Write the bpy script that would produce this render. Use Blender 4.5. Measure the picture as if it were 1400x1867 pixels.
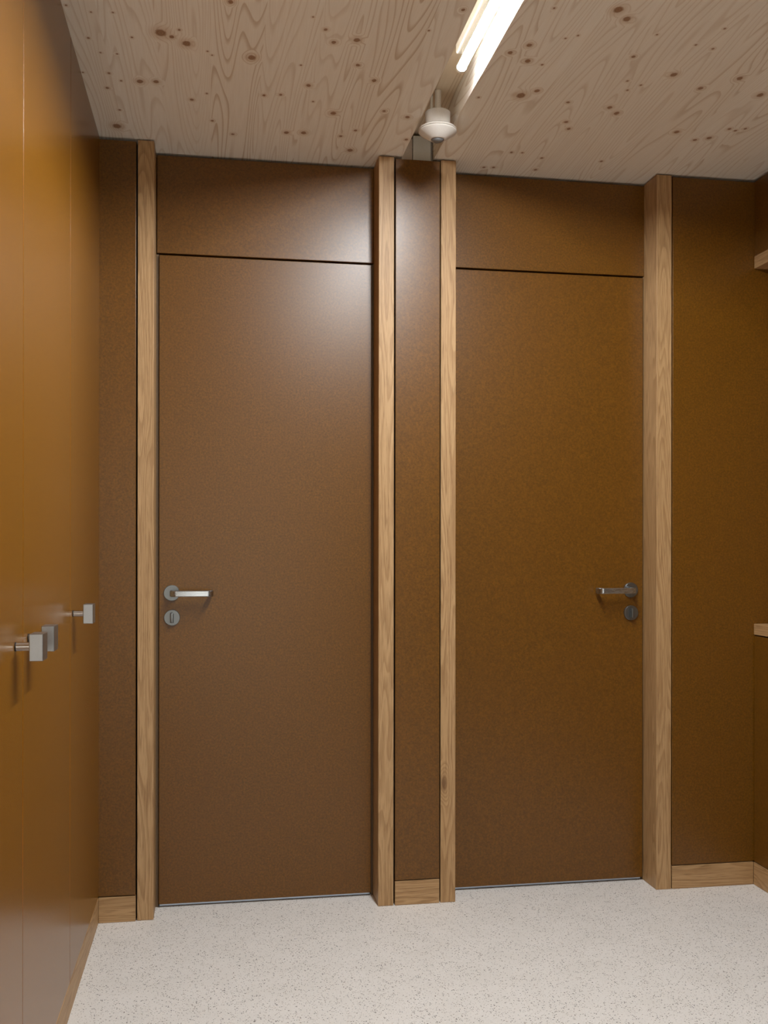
import bpy, bmesh, math
from mathutils import Vector, Matrix

S = bpy.context.scene
COL = S.collection
for o in list(bpy.data.objects):
    bpy.data.objects.remove(o)

# ------------------------------------------------------------------ camera
YAW = math.atan(306 / 1822)
cd = bpy.data.cameras.new('camera')
cd.sensor_fit = 'HORIZONTAL'
cd.sensor_width = 36.0
cd.lens = 36.0 * 1822 / 1400
cd.shift_y = 61.5 / 1400
cd.clip_start = 0.02
cam = bpy.data.objects.new('camera', cd)
COL.objects.link(cam)
cam.matrix_world = (Matrix.Translation((0, 0, 1.21)) @ Matrix.Rotation(-YAW, 4, 'Z')
                    @ Matrix.Rotation(math.pi / 2, 4, 'X') @ Matrix.Rotation(math.radians(0.06), 4, 'Z'))
S.camera = cam

# ------------------------------------------------------------------ world, exposure
w = bpy.data.worlds.new('world')
S.world = w
w.use_nodes = True
w.node_tree.nodes['Background'].inputs[0].default_value = (1.0, 0.95, 0.84, 1)
w.node_tree.nodes['Background'].inputs[1].default_value = 2.9
S.view_settings.view_transform = 'Standard'
S.view_settings.look = 'None'
S.view_settings.gamma = 1.0
S.view_settings.exposure = 0.0
S.view_settings.use_curve_mapping = False
TUBE_POWER = 450.0          # emission strength of the fluorescent tube
TUBE_COLOUR = (0.945, 0.98, 1.0)

# ------------------------------------------------------------------ sizes (metres)
YP, YD, YW = 3.308, 3.413, 3.46     # panel / post front, door front, wall core
H = 2.522                           # ceiling height
XL, XR, XN = -0.370, 1.897, 2.35    # left fronts, right fronts, niche back
YB = -1.3                           # wall behind the camera
SX0, SX1, SZ = 0.618, 0.727, 2.613  # ceiling slot
BB = 0.081                          # baseboard height

# ------------------------------------------------------------------ material helpers
class NT:
    def __init__(s, name):
        s.m = bpy.data.materials.new(name)
        s.m.use_nodes = True
        s.t = s.m.node_tree
        s.b = s.t.nodes['Principled BSDF']
    def n(s, typ, **kw):
        nd = s.t.nodes.new(typ)
        for k, v in kw.items():
            setattr(nd, k, v)
        return nd
    def link(s, a, b):
        s.t.links.new(a, b)
    def put(s, sock, v):
        if hasattr(v, 'is_linked') or hasattr(v, 'links'):
            s.link(v, sock)
        else:
            sock.default_value = v
    def math(s, op, a, b=None, c=None, clamp=False):
        nd = s.n('ShaderNodeMath', operation=op, use_clamp=clamp)
        s.put(nd.inputs[0], a)
        if b is not None: s.put(nd.inputs[1], b)
        if c is not None: s.put(nd.inputs[2], c)
        return nd.outputs[0]
    def vm(s, op, a, b=None):
        nd = s.n('ShaderNodeVectorMath', operation=op)
        s.put(nd.inputs[0], a)
        if b is not None: s.put(nd.inputs[1], b)
        return nd.outputs['Value'] if op in ('LENGTH', 'DISTANCE', 'DOT_PRODUCT') else nd.outputs[0]
    def pos(s):
        return s.n('ShaderNodeNewGeometry').outputs['Position']
    def rand(s):
        return s.n('ShaderNodeObjectInfo').outputs['Random']
    def noise(s, v, scale, detail=2.0, rough=0.5, dist=0.0):
        nd = s.n('ShaderNodeTexNoise')
        s.put(nd.inputs['Vector'], v)
        nd.inputs['Scale'].default_value = scale
        nd.inputs['Detail'].default_value = detail
        nd.inputs['Roughness'].default_value = rough
        nd.inputs['Distortion'].default_value = dist
        return nd.outputs[0]
    def mapr(s, v, a, b, c=0.0, d=1.0, smooth=False):
        nd = s.n('ShaderNodeMapRange')
        if smooth: nd.interpolation_type = 'SMOOTHSTEP'
        s.put(nd.inputs[0], v)
        for i, x in enumerate((a, b, c, d)):
            nd.inputs[1 + i].default_value = x
        return nd.outputs[0]
    def mix(s, f, a, b, blend='MIX'):
        nd = s.n('ShaderNodeMix', data_type='RGBA', blend_type=blend)
        s.put(nd.inputs[0], f)
        s.put(nd.inputs[6], a)
        s.put(nd.inputs[7], b)
        return nd.outputs[2]
    def bump(s, hgt, strength, dist):
        nd = s.n('ShaderNodeBump')
        nd.inputs['Strength'].default_value = strength
        nd.inputs['Distance'].default_value = dist
        s.put(nd.inputs['Height'], hgt)
        s.link(nd.outputs[0], s.b.inputs['Normal'])
    def finish(s, col=None, rough=0.5, metal=0.0, spec=0.5):
        if col is not None: s.put(s.b.inputs['Base Color'], col)
        s.put(s.b.inputs['Roughness'], rough)
        s.b.inputs['Metallic'].default_value = metal
        s.b.inputs['Specular IOR Level'].default_value = spec
        return s.m

def C(r, g, b):
    f = lambda c: (c / 255 / 12.92) if c <= 10.3 else ((c / 255 + 0.055) / 1.055) ** 2.4
    return (f(r), f(g), f(b), 1)

def plain(name, col, rough=0.5, metal=0.0, grain=0.06, spec=0.5):
    t = NT(name)
    f = t.mapr(t.noise(t.pos(), 300, 2), 0.3, 0.7, 0, 1)
    dark = tuple(c * (1 - grain) for c in col[:3]) + (1,)
    return t.finish(t.mix(f, dark, col), rough, metal, spec)

def mdf(name, rough, tone=1.0, speck=1.0):
    t = NT(name)
    p = t.pos()
    off = t.math('MULTIPLY', t.rand(), 37.0)
    cb = t.n('ShaderNodeCombineXYZ')
    for i in range(3): t.link(off, cb.inputs[i])
    q = t.vm('ADD', p, cb.outputs[0])
    fine = t.mapr(t.noise(q, 150, 4, 0.75), 0.33, 0.67, 0.5 - 0.5 * speck, 0.5 + 0.5 * speck)
    mid = t.mapr(t.noise(q, 30, 4, 0.6), 0.3, 0.7)
    big = t.mapr(t.noise(q, 5, 3, 0.5), 0.3, 0.7)
    k = lambda col: tuple(v * tone for v in col[:3]) + (1,)
    c = t.mix(fine, k(MDF_DARK), k(MDF_LIGHT))
    c = t.mix(t.math('MULTIPLY', mid, 0.28 * speck), c, k(MDF_SHADE))
    c = t.mix(t.math('MULTIPLY', big, 0.22), c, k(MDF_RED))
    # sparse pale fibres
    fv = t.vm('MULTIPLY', q, (1.0, 1.0, 1.7))
    fib = t.mapr(t.noise(fv, 210, 1, 0.4), 0.74, 0.80)
    c = t.mix(t.math('MULTIPLY', fib, 0.22 * speck), c, k(MDF_FIBRE))
    r = rough
    return t.finish(c, r, 0, MDF_SPEC)
MDF_DARK, MDF_LIGHT = C(80, 49, 4), C(119, 77, 13)
MDF_SHADE, MDF_RED, MDF_FIBRE = C(87, 55, 9), C(104, 64, 12), C(176, 134, 74)
MDF_SPEC = 0.5

def oak(name, axis, scale=1.0, knot=None):
    """Oiled oak with the grain along one axis: contour lines of a stretched noise and fine pores."""
    t = NT(name)
    p = t.pos()
    off = t.math('MULTIPLY', t.rand(), 53.0)
    cb = t.n('ShaderNodeCombineXYZ')
    for i in range(3): t.link(off, cb.inputs[i])
    q = t.vm('ADD', p, cb.outputs[0])
    st = [1.0, 1.0, 1.0]; st[axis] = 0.085
    g = t.vm('MULTIPLY', q, tuple(st))
    n = t.noise(g, 13 * scale, 1.5, 0.4, 0.3)
    kd = None
    if knot:
        kd = t.vm('LENGTH', t.vm('MULTIPLY', t.vm('SUBTRACT', p, (knot[0], 0, knot[1])), (1 / knot[2], 0, 1 / knot[3])))
        n = t.math('ADD', n, t.mapr(kd, 0.0, 3.0, 0.22, 0.0, True))
    ring = t.math('FRACT', t.math('MULTIPLY', n, 20.0))
    late = t.math('MULTIPLY', t.mapr(ring, 0.25, 0.9, 0, 1, True), t.mapr(ring, 0.92, 1.0, 1, 0))
    st2 = [1.0, 1.0, 1.0]; st2[axis] = 0.035
    pore = t.mapr(t.noise(t.vm('MULTIPLY', q, tuple(st2)), 420, 2, 0.6), 0.50, 0.72)
    tone = t.mapr(t.noise(g, 6, 2, 0.5), 0.3, 0.7)
    c = t.mix(tone, C(172, 136, 92), C(186, 151, 108))
    c = t.mix(t.math('MULTIPLY', late, 0.45), c, C(132, 94, 54))
    c = t.mix(t.math('MULTIPLY', pore, 0.6), c, C(116, 82, 48))
    if kd is not None: c = t.mix(t.mapr(kd, 0.2, 1.3, 0.75, 0.0, True), c, C(92, 58, 30))
    t.bump(t.math('ADD', late, pore), 0.08, 0.0006)
    return t.finish(c, 0.48, 0, 0.4)

def spruce(name, knots, strip=0.137, tint=None):
    """Sawn spruce lamellas running along Y with knots where the photograph has them."""
    t = NT(name)
    p = t.pos()
    sx = t.n('ShaderNodeSeparateXYZ'); t.link(p, sx.inputs[0])
    sid = t.math('FLOOR', t.math('DIVIDE', t.math('ADD', sx.outputs[0], 3.03), strip))
    wn = t.n('ShaderNodeTexWhiteNoise', noise_dimensions='1D')
    t.link(sid, wn.inputs['W'])
    # distance to the nearest knot, in knot radii
    best = None
    warp = None
    flat = t.vm('MULTIPLY', p, (1, 1, 0))
    for kx, ky, kr in knots:
        d = t.vm('SUBTRACT', flat, (kx, ky, 0))
        d = t.vm('LENGTH', t.vm('MULTIPLY', d, (1 / kr, 0.8 / kr, 0)))
        best = d if best is None else t.math('MINIMUM', best, d)
    cb = t.n('ShaderNodeCombineXYZ')
    t.link(t.math('MULTIPLY', wn.outputs['Value'], 7.0), cb.inputs[0])
    t.link(t.math('MULTIPLY', wn.outputs['Value'], 31.0), cb.inputs[1])
    q = t.vm('ADD', p, cb.outputs[0])
    g = t.vm('MULTIPLY', q, (1.0, 0.06, 1.0))
    n = t.noise(g, 8.5, 1.0, 0.35, 0.1)
    if best is not None:
        near = t.mapr(best, 0.9, 3.2, 1, 0, True)
        n = t.math('ADD', n, t.math('MULTIPLY', near, 0.05))
    ring = t.math('FRACT', t.math('MULTIPLY', n, 30.0))
    late = t.math('MULTIPLY', t.mapr(ring, 0.60, 0.94, 0, 1, True), t.mapr(ring, 0.94, 1.0, 1, 0))
    amount = t.mapr(t.noise(g, 4.0, 1), 0.35, 0.65, 0.15, 0.6)
    fine = t.mapr(t.noise(t.vm('MULTIPLY', q, (1, 0.03, 1)), 260, 2, 0.6), 0.35, 0.7)
    tone = wn.outputs['Value']
    c = t.mix(tone, C(248, 243, 232), C(242, 234, 220))
    c = t.mix(t.math('MULTIPLY', late, amount), c, C(188, 158, 120))
    c = t.mix(t.math('MULTIPLY', fine, 0.14), c, C(204, 182, 152))
    if best is not None:
        halo = t.mapr(best, 1.0, 2.6, 0.35, 0.0, True)
        c = t.mix(halo, c, C(196, 162, 122))
        kn = t.mapr(t.math('ADD', best, t.math('MULTIPLY', t.noise(p, 90, 2), 0.5)), 0.90, 1.35, 0.85, 0.0, True)
        ringk = t.math('FRACT', t.math('MULTIPLY', best, 2.3))
        kc = t.mix(ringk, C(122, 80, 46), C(160, 114, 72))
        c = t.mix(kn, c, kc)
    if tint: c = t.mix(1.0, c, tuple(tint) + (1,), 'MULTIPLY')
    t.bump(late, 0.05, 0.0005)
    return t.finish(c, 0.6, 0, 0.3)

def floor_material():
    t = NT('speckled_floor')
    p = t.pos()
    base = t.mix(t.mapr(t.noise(p, 9, 4, 0.6), 0.3, 0.7), C(226, 223, 218), C(233, 230, 226))
    base = t.mix(t.math('MULTIPLY', t.mapr(t.noise(p, 240, 2, 0.6), 0.35, 0.7), 0.30), base, C(196, 184, 170))
    for sc, thr, keep, col in ((190, 0.38, 0.55, C(48, 44, 42)), (110, 0.24, 0.66, C(62, 56, 52)), (250, 0.40, 0.50, C(112, 98, 86))):
        v = t.n('ShaderNodeTexVoronoi', feature='F1')
        nz = t.n('ShaderNodeVectorMath', operation='ADD')
        ns = t.n('ShaderNodeTexNoise'); ns.inputs['Scale'].default_value = sc * 1.3
        t.link(p, ns.inputs['Vector'])
        sc_n = t.vm('MULTIPLY', ns.outputs['Color'], (0.5 / sc,) * 3)
        t.link(t.vm('ADD', p, sc_n), v.inputs['Vector'])
        v.inputs['Scale'].default_value = sc
        sp = t.n('ShaderNodeSeparateColor'); t.link(v.outputs['Color'], sp.inputs[0])
        clump = t.mapr(t.noise(p, 14, 2), 0.35, 0.65, keep + 0.16, keep - 0.02)
        on = t.math('GREATER_THAN', sp.outputs[0], clump)
        size = t.math('MULTIPLY', sp.outputs[1], thr)
        dot = t.math('LESS_THAN', v.outputs['Distance'], size)
        base = t.mix(t.math('MULTIPLY', t.math('MULTIPLY', on, dot), 0.92), base, col)
    return t.finish(base, 0.42, 0, 0.4)

def emission(name, col, strength):
    t = NT(name)
    t.b.inputs['Base Color'].default_value = (1, 1, 1, 1)
    t.b.inputs['Emission Color'].default_value = tuple(col) + (1,)
    t.b.inputs['Emission Strength'].default_value = strength
    return t.m

def brushed(name, col, rough, axis):
    t = NT(name)
    st = [1.0, 1.0, 1.0]; st[axis] = 0.03
    n = t.noise(t.vm('MULTIPLY', t.pos(), tuple(st)), 900, 2, 0.6)
    c = t.mix(t.mapr(n, 0.3, 0.7), tuple(x * 0.88 for x in col[:3]) + (1,), col)
    return t.finish(c, t.mapr(n, 0.3, 0.7, rough - 0.05, rough + 0.05), 1.0)

KNOTS_L = [(-0.141, 2.617, 0.0156), (-0.114, 2.633, 0.007), (-0.094, 2.594, 0.0041), (-0.078, 2.662, 0.0124), (0.093, 2.709, 0.0116), (-0.214, 2.901, 0.0099),
    (-0.169, 2.895, 0.0084), (0.273, 2.53, 0.0055), (0.301, 2.591, 0.0071), (0.359, 2.569, 0.0098), (0.258, 2.846, 0.0077), (0.438, 2.785, 0.0076),
    (0.349, 3.016, 0.0098), (0.273, 3.175, 0.0095), (0.219, 3.182, 0.0086), (-0.307, 3.222, 0.0144), (-0.288, 3.101, 0.0045), (-0.072, 2.994, 0.0064),
    (0.437, 3.289, 0.0108), (0.136, 2.93, 0.0055), (0.184, 2.918, 0.0055), (0.033, 2.44, 0.0072), (-0.028, 2.946, 0.0039), (-0.309, 2.958, 0.0054),
    (-0.295, 2.865, 0.0045), (-0.327, 2.675, 0.0042), (-0.216, 2.653, 0.0035), (-0.305, 2.544, 0.0027), (-0.361, 2.522, 0.0033), (-0.252, 2.537, 0.003),
    (-0.262, 2.749, 0.0032), (-0.305, 2.749, 0.0032), (0.38, 2.703, 0.0066), (0.433, 3.129, 0.006), (0.392, 3.181, 0.0061), (0.227, 2.729, 0.0033),
    (0.236, 2.475, 0.003), (-0.024, 2.694, 0.0032), (-0.012, 2.713, 0.0029), (-0.013, 3.132, 0.005), (0.051, 3.223, 0.0052), (0.281, 2.947, 0.0036),
    (-0.366, 2.872, 0.0034), (-0.266, 2.906, 0.0034), (0.595, 2.381, 0.0054), (0.499, 2.975, 0.0059), (0.576, 3.005, 0.0077), (0.604, 3.172, 0.0063),
    (0.44, 2.783, 0.0055), (0.533, 2.491, 0.0032)]
KNOTS_R = [(0.969, 2.317, 0.0129), (1.007, 2.354, 0.0104), (0.77, 2.567, 0.0074), (0.83, 2.603, 0.009), (0.808, 2.52, 0.008), (0.875, 2.616, 0.0038), (0.874,
    2.805, 0.0146), (0.911, 2.769, 0.0088), (1.255, 2.61, 0.0101), (1.368, 2.675, 0.008), (1.447, 2.6, 0.0094), (1.559, 2.686, 0.0105), (1.102, 2.532,
    0.006), (1.16, 2.837, 0.0083), (1.196, 2.872, 0.0093), (1.092, 3.004, 0.007), (1.067, 2.957, 0.0069), (1.438, 2.97, 0.0088), (1.562, 2.996, 0.0089),
    (1.524, 3.018, 0.0072), (1.097, 3.35, 0.0068), (1.085, 3.246, 0.0056), (0.947, 3.354, 0.0058), (0.914, 3.359, 0.0058), (0.97, 3.216, 0.0056), (1.006,
    3.213, 0.0046), (0.756, 2.838, 0.0041), (1.143, 2.667, 0.0039), (1.166, 2.721, 0.004), (1.191, 2.685, 0.004), (1.237, 2.445, 0.0036), (1.291, 2.457,
    0.0044), (0.916, 2.451, 0.0032), (0.889, 2.47, 0.0032), (1.114, 2.413, 0.0032), (1.294, 3.239, 0.0057), (1.591, 2.92, 0.0061), (1.639, 2.91, 0.0052),
    (1.616, 2.929, 0.0053), (1.025, 2.825, 0.0058), (0.812, 2.336, 0.0034), (1.27, 2.356, 0.0035)]
# more knots over the part of the ceiling nearer the camera, where they repeat at the same density
KNOTS_L += [(x, y - 1.15, r) for x, y, r in KNOTS_L[::4]]
KNOTS_R += [(x, y - 1.15, r) for x, y, r in KNOTS_R[::4]]

M_MDF = mdf('lacquered_fibreboard', 0.35)
M_MDF_CUP = mdf('lacquered_fibreboard_lit', 0.27, 1.5, 0.5)  # same board as M_MDF, raised tone paints in the tube's light on the left
M_OAK_V = oak('oak_upright_grain', 2)
M_OAK_KNOT = oak('oak_upright_grain_with_knot', 2, 1.0, (0.762, 0.405, 0.013, 0.030))
M_OAK_X = oak('oak_grain_across', 0)
M_OAK_Y = oak('oak_grain_along', 1)
M_SPR_L = spruce('spruce_ceiling_left', KNOTS_L)
M_SPR_R = spruce('spruce_ceiling_right', KNOTS_R)
M_SPR_S = spruce('spruce_slot', [], tint=(0.80, 0.70, 0.58))
M_FLOOR = floor_material()
M_CORE = plain('dark_wall_core', C(26, 22, 20), 0.9)
M_STEEL = brushed('brushed_steel', C(186, 192, 198), 0.28, 0)
M_STEEL_V = brushed('brushed_steel_disc', C(128, 132, 134), 0.36, 2)
M_KNOB = brushed('satin_steel_knob', C(176, 180, 184), 0.34, 1)
M_CHROME = plain('polished_steel', C(205, 205, 205), 0.15, 1.0)
M_RUBBER = plain('black_rubber', C(20, 20, 20), 0.6)
M_SEAL = brushed('daylit_aluminium_seal', C(205, 218, 236), 0.35, 0)  # metal seal; its bluish white paints in the daylight under the door
M_WHITE = plain('white_plastic', C(226, 220, 212), 0.38)
M_HOUSING = plain('white_metal_housing', C(228, 222, 212), 0.35)
M_LENS = plain('grey_sensor_lens', C(118, 120, 122), 0.25)
M_PLATE = plain('grey_metal_plate', C(222, 224, 216), 0.45)
M_PIPE = plain('satin_pipe', C(226, 218, 206), 0.3)
M_CAP = plain('clear_end_cap', C(215, 205, 190), 0.25)
M_CAP.node_tree.nodes['Principled BSDF'].inputs['Transmission Weight'].default_value = 0.5
M_TUBE = emission('lit_tube', TUBE_COLOUR, TUBE_POWER)
M_FRAME = plain('dark_frame', C(104, 82, 58), 0.6)

def glass():
    t = NT('window_glass')
    tr = t.n('ShaderNodeBsdfTransparent'); gl = t.n('ShaderNodeBsdfGlossy'); gl.inputs['Roughness'].default_value = 0.02
    fr = t.n('ShaderNodeFresnel'); fr.inputs['IOR'].default_value = 1.3
    mx = t.n('ShaderNodeMixShader')
    t.link(fr.outputs[0], mx.inputs[0]); t.link(tr.outputs[0], mx.inputs[1]); t.link(gl.outputs[0], mx.inputs[2])
    t.link(mx.outputs[0], t.t.nodes['Material Output'].inputs[0])
    return t.m
M_GLASS = glass()

# ------------------------------------------------------------------ mesh helpers
ORG = {}
def obj(name, bm, mat, parent=None, smooth=False):
    """Link a bmesh (world coordinates) as one object whose origin is the centre of its base."""
    vs = [v.co for v in bm.verts]
    lo = Vector((min(v.x for v in vs), min(v.y for v in vs), min(v.z for v in vs)))
    hi = Vector((max(v.x for v in vs), max(v.y for v in vs), max(v.z for v in vs)))
    org = Vector(((lo.x + hi.x) / 2, (lo.y + hi.y) / 2, lo.z))
    bmesh.ops.translate(bm, verts=bm.verts, vec=-org)
    bmesh.ops.recalc_face_normals(bm, faces=bm.faces)
    me = bpy.data.meshes.new(name)
    bm.to_mesh(me); bm.free()
    me.materials.append(mat)
    if smooth:
        for p in me.polygons: p.use_smooth = True
        me.set_sharp_from_angle(angle=math.radians(35))
    o = bpy.data.objects.new(name, me)
    COL.objects.link(o)
    place(o, org, parent)
    return o

def place(o, org, parent):
    ORG[o] = Vector(org)
    if parent is not None:
        o.parent = parent
        o.location = Vector(org) - ORG[parent]
    else:
        o.location = org

def empty(name, loc, label, cat, group=None):
    o = bpy.data.objects.new(name, None)
    o.empty_display_size = 0.1
    COL.objects.link(o)
    place(o, loc, None)
    tag(o, label, cat, group)
    return o

def tag(o, label=None, cat=None, group=None, kind=None):
    if label: o['label'] = label
    if cat: o['category'] = cat
    if group: o['group'] = group
    if kind: o['kind'] = kind
    return o

def add_box(bm, x0, x1, y0, y1, z0, z1, bevel=0.0, seg=2):
    b = bmesh.new()
    bmesh.ops.create_cube(b, size=1.0)
    for v in b.verts:
        v.co = Vector(((x0 + x1) / 2 + v.co.x * (x1 - x0), (y0 + y1) / 2 + v.co.y * (y1 - y0), (z0 + z1) / 2 + v.co.z * (z1 - z0)))
    if bevel > 0:
        bmesh.ops.bevel(b, geom=list(b.edges), offset=bevel, segments=seg, affect='EDGES', profile=0.5)
    me = bpy.data.meshes.new('tmp'); b.to_mesh(me); b.free()
    bm.from_mesh(me); bpy.data.meshes.remove(me)
    return bm

def box(*a, bevel=0.0, seg=2):
    return add_box(bmesh.new(), *a, bevel=bevel, seg=seg)

def lathe(profile, seg=48, close=True):
    """Revolve (r, h) pairs about +Z at the origin."""
    bm = bmesh.new()
    rings = []
    for r, h in profile:
        if r < 1e-6:
            rings.append([bm.verts.new((0, 0, h))])
        else:
            rings.append([bm.verts.new((r * math.cos(2 * math.pi * i / seg), r * math.sin(2 * math.pi * i / seg), h)) for i in range(seg)])
    for a, b in zip(rings[:-1], rings[1:]):
        for i in range(seg):
            j = (i + 1) % seg
            if len(a) == 1 and len(b) == 1: continue
            if len(a) == 1: bm.faces.new((a[0], b[i], b[j]))
            elif len(b) == 1: bm.faces.new((a[i], a[j], b[0]))
            else: bm.faces.new((a[i], a[j], b[j], b[i]))
    return bm

def xf(bm, axis, loc):
    """Turn +Z of a lathe to an axis, then move it."""
    m = {'z': Matrix.Identity(4), '-y': Matrix.Rotation(math.pi / 2, 4, 'X'), 'x': Matrix.Rotation(math.pi / 2, 4, 'Y'),
         'y': Matrix.Rotation(-math.pi / 2, 4, 'X')}[axis]
    bmesh.ops.transform(bm, matrix=Matrix.Translation(loc) @ m, verts=bm.verts)
    return bm

def struct(name, bm, mat, parent=None):
    o = obj(name, bm, mat, parent)
    if parent is None: tag(o, kind='structure')
    return o

# ------------------------------------------------------------------ floor and ceiling
X_OUT0, X_OUT1, Y_OUT1 = -0.95, XN + 0.1, 3.62
fl = struct('floor', box(X_OUT0, X_OUT1, YB - 0.1, Y_OUT1, -0.12, 0.0), M_FLOOR)
tag(fl, 'pale beige floor covering with fine dark specks', 'floor')
ce = struct('ceiling', box(X_OUT0, X_OUT1, YB - 0.1, Y_OUT1, SZ, SZ + 0.1), M_SPR_S)
tag(ce, 'spruce board ceiling with dark knots and a narrow slot for the light', 'ceiling')
struct('ceiling_panel', box(X_OUT0, SX0, YB - 0.1, Y_OUT1, H, SZ), M_SPR_L, ce)
struct('ceiling_panel', box(SX1, X_OUT1, YB - 0.1, Y_OUT1, H, SZ), M_SPR_R, ce)
# metal end of the slot above the narrow middle panel
ep = struct('slot_end_plate', box(0.657, 0.7185, 3.326, 3.332, H - 0.004, SZ - 0.012, bevel=0.001), M_PLATE, ce)
struct('slot_end_strip', box(SX0 + 0.001, 0.6555, 3.330, 3.336, H - 0.004, SZ - 0.022, bevel=0.001), plain('warm_grey_strip', C(205, 192, 176), 0.5), ce)
struct('slot_end_block', box(0.7195, SX1 - 0.001, 3.334, 3.345, H - 0.004, SZ - 0.001, bevel=0.001), plain('dark_grey_block', C(150, 142, 128), 0.5), ce)

# ------------------------------------------------------------------ back wall: core, panels, posts, baseboards
core = box(X_OUT0, X_OUT1, YW, Y_OUT1, 0, SZ - 0.001)
for a, b in ((X_OUT0, -0.2), (0.54, 0.80), (1.53, X_OUT1)):
    add_box(core, a, b, YP + 0.022, YW + 0.01, 0.001, H - 0.012)
wb = struct('wall_back', core, M_CORE)
tag(wb, 'back wall clad in brown panels around two flush doors', 'wall')
for x0, x1 in ((XL - 0.018, -0.2552), (0.5942, 0.7467), (1.5870, XN)):
    struct('wall_panel', box(x0, x1, YP, YP + 0.019, BB + 0.003, H - 0.010, bevel=0.0012), M_MDF, wb)
for x0, x1 in ((-0.1955, 0.5365), (0.8035, 1.5270)):
    struct('lintel_panel', box(x0, x1, YD, YD + 0.019, 2.1868, H - 0.009, bevel=0.0012), M_MDF, wb)
posts = ((-0.2500, -0.1985), (0.5370, 0.5890), (0.7507, 0.8025), (1.5275, 1.5832))
pl = ('oak post at the left of the left door', 'oak post between the left door and the narrow middle panel',
      'oak post with a dark knot near its foot, at the left of the right door', 'oak post at the right of the right door')
for i, (x0, x1) in enumerate(posts):
    o = struct('trim_%d' % (i + 1), box(x0, x1, YP, YW - 0.0005, 0.0005, H - 0.005, bevel=0.0012), M_OAK_KNOT if i == 2 else M_OAK_V)
    tag(o, pl[i], 'post')
bl = ('short oak baseboard in the corner beside the left cupboards', 'short oak baseboard block between the two middle posts',
      'oak baseboard below the dark panel at the right')
for i, (x0, x1) in enumerate(((XL, -0.2545), (0.5942, 0.7467), (1.5870, XR))):
    o = struct('baseboard_back', box(x0, x1, YP - (0.004 if i == 0 else 0.001), YP + 0.0215, 0.0005, BB, bevel=0.001), M_OAK_X)
    tag(o, bl[i], 'baseboard')

# ------------------------------------------------------------------ doors
def rose(cx, cz, parent, name, t=0.008, r=0.0265):
    bm = lathe([(0, 0), (r, 0), (r, t - 0.0012), (r - 0.0012, t), (0, t)], 56)
    return obj(name, xf(bm, '-y', (cx, YD - 0.0002, cz)), M_STEEL_V, parent, smooth=True)

def lever(cx, cz, sx, parent):
    """Flat steel bar: neck out of the rose, a round bend, the grip and a short return towards the door."""
    R1, R2, out, L = 0.016, 0.013, 0.050, 0.132
    path = [(0.0, -0.007), (0.0, -(out - R1))]
    for k in range(1, 9):
        a = k / 8 * math.pi / 2
        path.append((R1 * (1 - math.cos(a)), -(out - R1) - R1 * math.sin(a)))
    path.append((L - R2, -out))
    for k in range(1, 9):
        a = k / 8 * math.pi / 2
        path.append((L - R2 + R2 * math.sin(a), -out + R2 * (1 - math.cos(a))))
    path.append((L, -0.014))
    bm = bmesh.new()
    prev = None
    hh, tt, c = 0.0100, 0.0048, 0.0022
    sec = [(-tt + c, -hh), (tt - c, -hh), (tt, -hh + c), (tt, hh - c), (tt - c, hh), (-tt + c, hh), (-tt, hh - c), (-tt, -hh + c)]
    rings = []
    for i, (px, py) in enumerate(path):
        a = path[max(i - 1, 0)]; b = path[min(i + 1, len(path) - 1)]
        d = Vector((b[0] - a[0], b[1] - a[1])).normalized()
        nrm = Vector((-d.y, d.x))
        rings.append([bm.verts.new((cx + sx * (px + nrm.x * u), YD + py + nrm.y * u, cz + v)) for u, v in sec])
    for a, b in zip(rings[:-1], rings[1:]):
        for i in range(8):
            bm.faces.new((a[i], a[(i + 1) % 8], b[(i + 1) % 8], b[i]))
    bm.faces.new(rings[0]); bm.faces.new(rings[-1])
    return obj('lever_handle', bm, M_STEEL, parent, smooth=True)

def door(n, x0, x1, lx, sx, label):
    d = struct('door_%d' % n, box(x0, x1, YD, YD + 0.042, 0.0115, 2.1800, bevel=0.0012), M_MDF)
    tag(d, label, 'door')
    lv = lever(lx, 1.0505, sx, d)
    tag(lv, 'brushed steel lever handle')
    rose(lx, 1.0515, lv, 'rose')
    k = rose(lx + 0.001, 0.9690, d, 'lock_rose')
    tt = box(lx - 0.0045, lx + 0.0065, YD - 0.024, YD - 0.008, 0.9525, 0.9860, bevel=0.0022, seg=3)
    obj('thumb_turn', tt, M_STEEL_V, k, smooth=True)
    s = box(x0 + 0.001, x1 - 0.001, YD + 0.014, YD + 0.028, 0.0006, 0.0112, bevel=0.0015)
    tag(obj('door_seal', s, M_SEAL, d), 'silvery seal strip with bluish daylight in its colour along the bottom of the door')
    return d
door(1, -0.1877, 0.5283, -0.146, 1, 'left flush brown door with its lever handle at the left edge')
door(2, 0.8110, 1.5225, 1.4755, -1, 'right flush brown door with its lever handle at the right edge')
for n, (a, b) in enumerate(((-0.1982, -0.1895), (0.5300, 0.5367), (0.8028, 0.8095), (1.5240, 1.5272))):
    struct('door_jamb', box(a, b, YD + 0.010, YW - 0.001, 0.0005, 2.184), M_FRAME, wb)

# ------------------------------------------------------------------ tall cupboards on the left
def knob(cy, cz, parent):
    st = xf(lathe([(0, 0), (0.0082, 0), (0.0082, 0.031), (0, 0.031)], 40), 'x', (XL + 0.0003, cy, cz))
    obj('knob_stem', st, M_CHROME, parent, smooth=True)
    rg = xf(lathe([(0, 0), (0.0088, 0), (0.0088, 0.0022), (0, 0.0022)], 40), 'x', (XL + 0.0002, cy, cz))
    obj('knob_ring', rg, M_RUBBER, parent, smooth=True)
    tag(obj('knob', box(XL + 0.029, XL + 0.054, cy - 0.025, cy + 0.025, cz - 0.0253, cz + 0.0253, bevel=0.0012), M_KNOB, parent), 'square steel knob')

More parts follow.
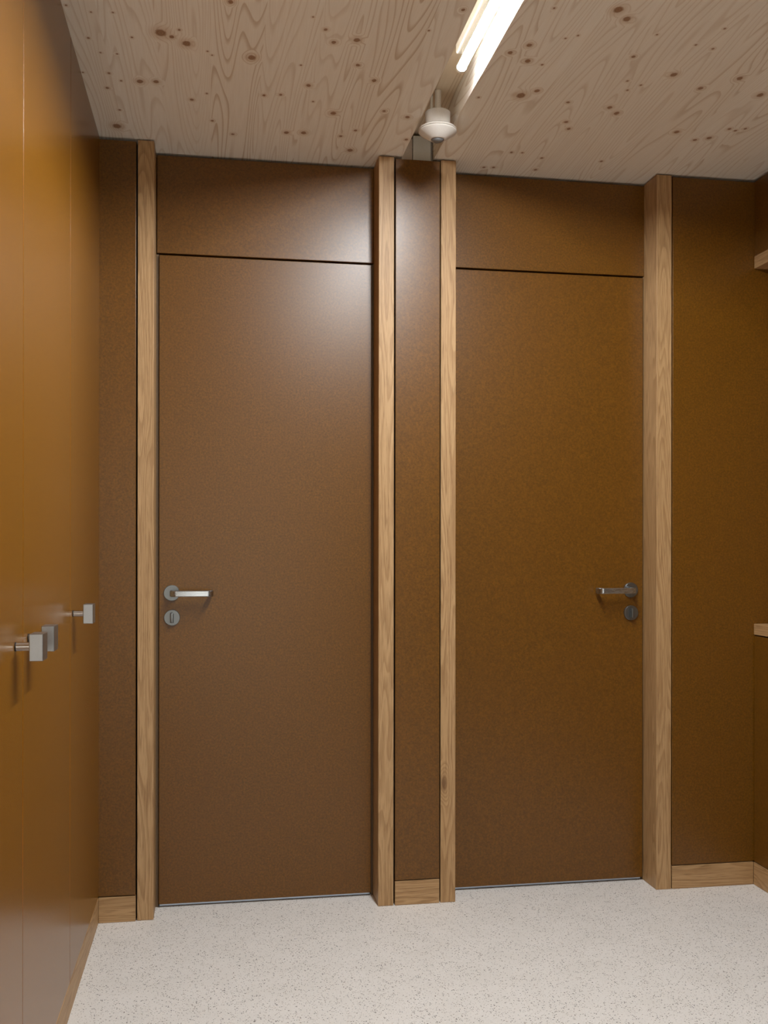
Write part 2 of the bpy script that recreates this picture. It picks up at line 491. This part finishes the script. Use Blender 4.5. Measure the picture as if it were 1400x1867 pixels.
def cupboard(y0, y1, doors, label):
    e = empty('tall_cupboard', (XL - 0.25, (y0 + y1) / 2, BB + 0.002), label, 'cupboard', 'tall brown cupboards along the left')
    obj('body', box(XL - 0.5, XL - 0.0195, y0 + 0.001, y1 - 0.001, BB + 0.002, H - 0.003, bevel=0.001), M_CORE, e)
    for a, b, ky, kz in doors:
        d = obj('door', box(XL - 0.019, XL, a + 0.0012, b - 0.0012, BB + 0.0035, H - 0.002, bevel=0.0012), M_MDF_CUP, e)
        knob(ky, kz, d)
    return e
cupboard(1.395, 2.6695, ((1.395, 2.032, 1.9555, 1.0205), (2.032, 2.6695, 2.086, 1.0250)),
         'tall brown double cupboard with two square steel knobs side by side, nearest the viewer')
cupboard(2.6695, YP - 0.0005, ((2.6695, YP + 0.0006, 2.7165, 1.0315),),
         'tall brown single-door cupboard in the corner with one square steel knob')
o = struct('baseboard_left', box(XL - 0.02, XL, YB, YP - 0.0045, 0.0005, BB, bevel=0.001), M_OAK_Y)
tag(o, 'long oak plinth board under the tall left cupboards', 'baseboard')
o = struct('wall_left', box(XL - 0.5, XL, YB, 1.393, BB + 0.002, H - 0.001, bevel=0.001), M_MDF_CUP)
tag(o, 'brown panelled side wall before the left cupboards', 'wall')

# ------------------------------------------------------------------ right side: low cabinet, worktop, wall cabinet in a niche
YC = 0.6
e = empty('base_cabinet', ((XR + XN) / 2, (YC + YP) / 2, 0.0), 'low brown base cabinet under the oak worktop at the right edge', 'cabinet')
obj('body', box(XR + 0.02, XN - 0.002, YC, YP - 0.002, BB + 0.002, 0.889), M_CORE, e)
for k in range(4):
    wdt = (YP - 0.004 - YC) / 4
    obj('door', box(XR, XR + 0.019, YC + k * wdt + 0.0015, YC + (k + 1) * wdt - 0.0015, BB + 0.003, 0.889, bevel=0.001), M_MDF, e)
o = obj('worktop', box(XR, XN - 0.002, YC - 0.005, YP - 0.0015, 0.8935, 0.9325, bevel=0.0012), M_OAK_Y)
tag(o, 'thick oak worktop on the low cabinet at the right edge', 'worktop')
e = empty('wall_cabinet', ((XR + XN) / 2, (YC + YP) / 2, 2.202), 'brown wall cabinet with an oak bottom board, high at the right edge', 'cabinet')
obj('front_panel', box(XR + 0.001, XR + 0.02, YC, YP - 0.0015, 2.2475, H - 0.010, bevel=0.001), M_MDF, e)
obj('body', box(XR + 0.0205, XN - 0.002, YC, YP - 0.0015, 2.2475, H - 0.001), M_CORE, e)
tag(obj('bottom_board', box(XR, XN - 0.002, YC, YP - 0.0015, 2.2020, 2.2465, bevel=0.001), M_OAK_Y, e), 'oak bottom board')
o = struct('baseboard_right', box(XR, XR + 0.02, YC, YP - 0.0015, 0.0005, BB, bevel=0.001), M_OAK_Y)
tag(o, 'oak plinth board under the low cabinet at the right edge', 'baseboard')
o = struct('wall_right', box(XN, XN + 0.1, YB, YP + 0.02, 0, H - 0.001), M_MDF)
tag(o, 'brown panelled wall at the back of the right niche', 'wall')
# the wall behind the viewer has a tall glazed door to the daylight: it shows in the doors and on the steel
GX0, GX1, GZ = -0.30, 0.80, 2.30
rw = box(X_OUT0, GX0, YB - 0.1, YB, 0, H - 0.001)
add_box(rw, GX1, X_OUT1, YB - 0.1, YB, 0, H - 0.001)
add_box(rw, GX0, GX1, YB - 0.1, YB, GZ, H - 0.001)
o = struct('wall_rear', rw, M_MDF)
tag(o, 'brown panelled wall behind the viewer with a glazed opening', 'wall')
fr = bmesh.new()
for a in ((GX0 + .001, GX0 + .06, 0.001, GZ - .001), (GX1 - .06, GX1 - .001, 0.001, GZ - .001), (GX0 + .06, GX1 - .06, 0.001, 0.06), (GX0 + .06, GX1 - .06, GZ - .06, GZ - .001)):
    add_box(fr, a[0], a[1], YB - 0.08, YB - 0.02, a[2], a[3], bevel=0.002)
wf = struct('window_1', fr, M_OAK_V)
tag(wf, 'tall oak-framed glazing behind the viewer', 'window')
obj('pane', box(GX0 + .06, GX1 - .06, YB - 0.055, YB - 0.049, 0.06, GZ - .06), M_GLASS, wf)

# ------------------------------------------------------------------ tube light in the slot
TX, TZ, TY0, TY1 = 0.672, 2.5435, 1.2, 2.705
e = empty('tube_light', (TX, (TY0 + TY1) / 2, TZ - 0.013), 'lit white tube light recessed in the ceiling slot', 'light')
obj('housing', box(0.650, 0.694, TY0, TY1 - 0.02, 2.566, SZ - 0.0005, bevel=0.004), M_HOUSING, e)
def half_tube(a0, a1, r, n=18):
    """A closed half round bar along Y between two angles, measured from straight down."""
    bm = bmesh.new()
    prof = [(TX + r * math.sin(a0 + (a1 - a0) * i / n), TZ - r * math.cos(a0 + (a1 - a0) * i / n)) for i in range(n + 1)]
    ends = [[bm.verts.new((x, y, z)) for x, z in prof] for y in (TY0, TY1)]
    m = len(prof)
    for i in range(m):
        j = (i + 1) % m
        bm.faces.new((ends[0][i], ends[0][j], ends[1][j], ends[1][i]))
    bm.faces.new(ends[0]); bm.faces.new(ends[1])
    return bm
HA = math.radians(86)
tag(obj('diffuser', half_tube(-HA, HA, 0.0130), M_TUBE, e, smooth=True), 'glowing white lower half of the tube')
obj('tube_back', half_tube(HA + 0.01, 2 * math.pi - HA - 0.01, 0.0130), M_HOUSING, e, smooth=True)
cap = obj('end_cap', xf(lathe([(0, 0), (0.0145, 0), (0.0145, 0.010), (0.012, 0.016), (0.006, 0.019), (0, 0.019)], 32), 'y', (TX, TY1 + 0.0003, TZ)), M_CAP, e, smooth=True)
obj('contact_wire', xf(lathe([(0, 0), (0.0016, 0), (0.0016, 0.005), (0, 0.005)], 12), 'y', (TX, TY1 + 0.0185, TZ)), M_RUBBER, cap)
for yy in (TY1 - 0.05, 1.95, TY0 + 0.05):
    obj('bracket', box(TX - 0.010, TX + 0.010, yy - 0.008, yy + 0.008, TZ + 0.012, 2.567, bevel=0.001), M_HOUSING, e)

# ------------------------------------------------------------------ motion sensor
PX, PY = 0.672, 3.011
e = empty('motion_sensor', (PX, PY, 2.450), 'round white motion sensor hanging from the ceiling slot on a short pipe', 'sensor')
prof = [(0, 2.546), (0.0365, 2.546), (0.0392, 2.5435), (0.0388, 2.506), (0.0400, 2.5045), (0.0560, 2.4955), (0.0583, 2.4925), (0.0585, 2.4905)]
obj('mount', xf(lathe(prof + [(0.0570, 2.4895), (0, 2.4895)], 72), 'z', (PX, PY, 0)), M_WHITE, e, smooth=True)
prof = [(0, 2.4890), (0.0560, 2.4890), (0.0583, 2.4875), (0.0585, 2.4850), (0.0555, 2.4810), (0.0265, 2.4630), (0.0230, 2.4612), (0.0205, 2.4612), (0.0200, 2.4640), (0, 2.4640)]
obj('cover', xf(lathe(prof, 72), 'z', (PX, PY, 0)), M_WHITE, e, smooth=True)
prof = [(0, 2.4640), (0.0198, 2.4638), (0.0185, 2.4600), (0.0140, 2.4565), (0.0080, 2.4545), (0, 2.4538)]
obj('lens', xf(lathe(prof, 48), 'z', (PX, PY, 0)), M_LENS, e, smooth=True)
obj('pipe', xf(lathe([(0, 2.5455), (0.0098, 2.5455), (0.0098, SZ - 0.0005), (0, SZ - 0.0005)], 32), 'z', (PX + 0.001, PY, 0)), M_PIPE, e, smooth=True)
obj('cable', xf(lathe([(0, 2.5455), (0.0042, 2.5455), (0.0042, SZ - 0.0005), (0, SZ - 0.0005)], 20), 'z', (PX - 0.018, PY + 0.004, 0)), M_PIPE, e, smooth=True)
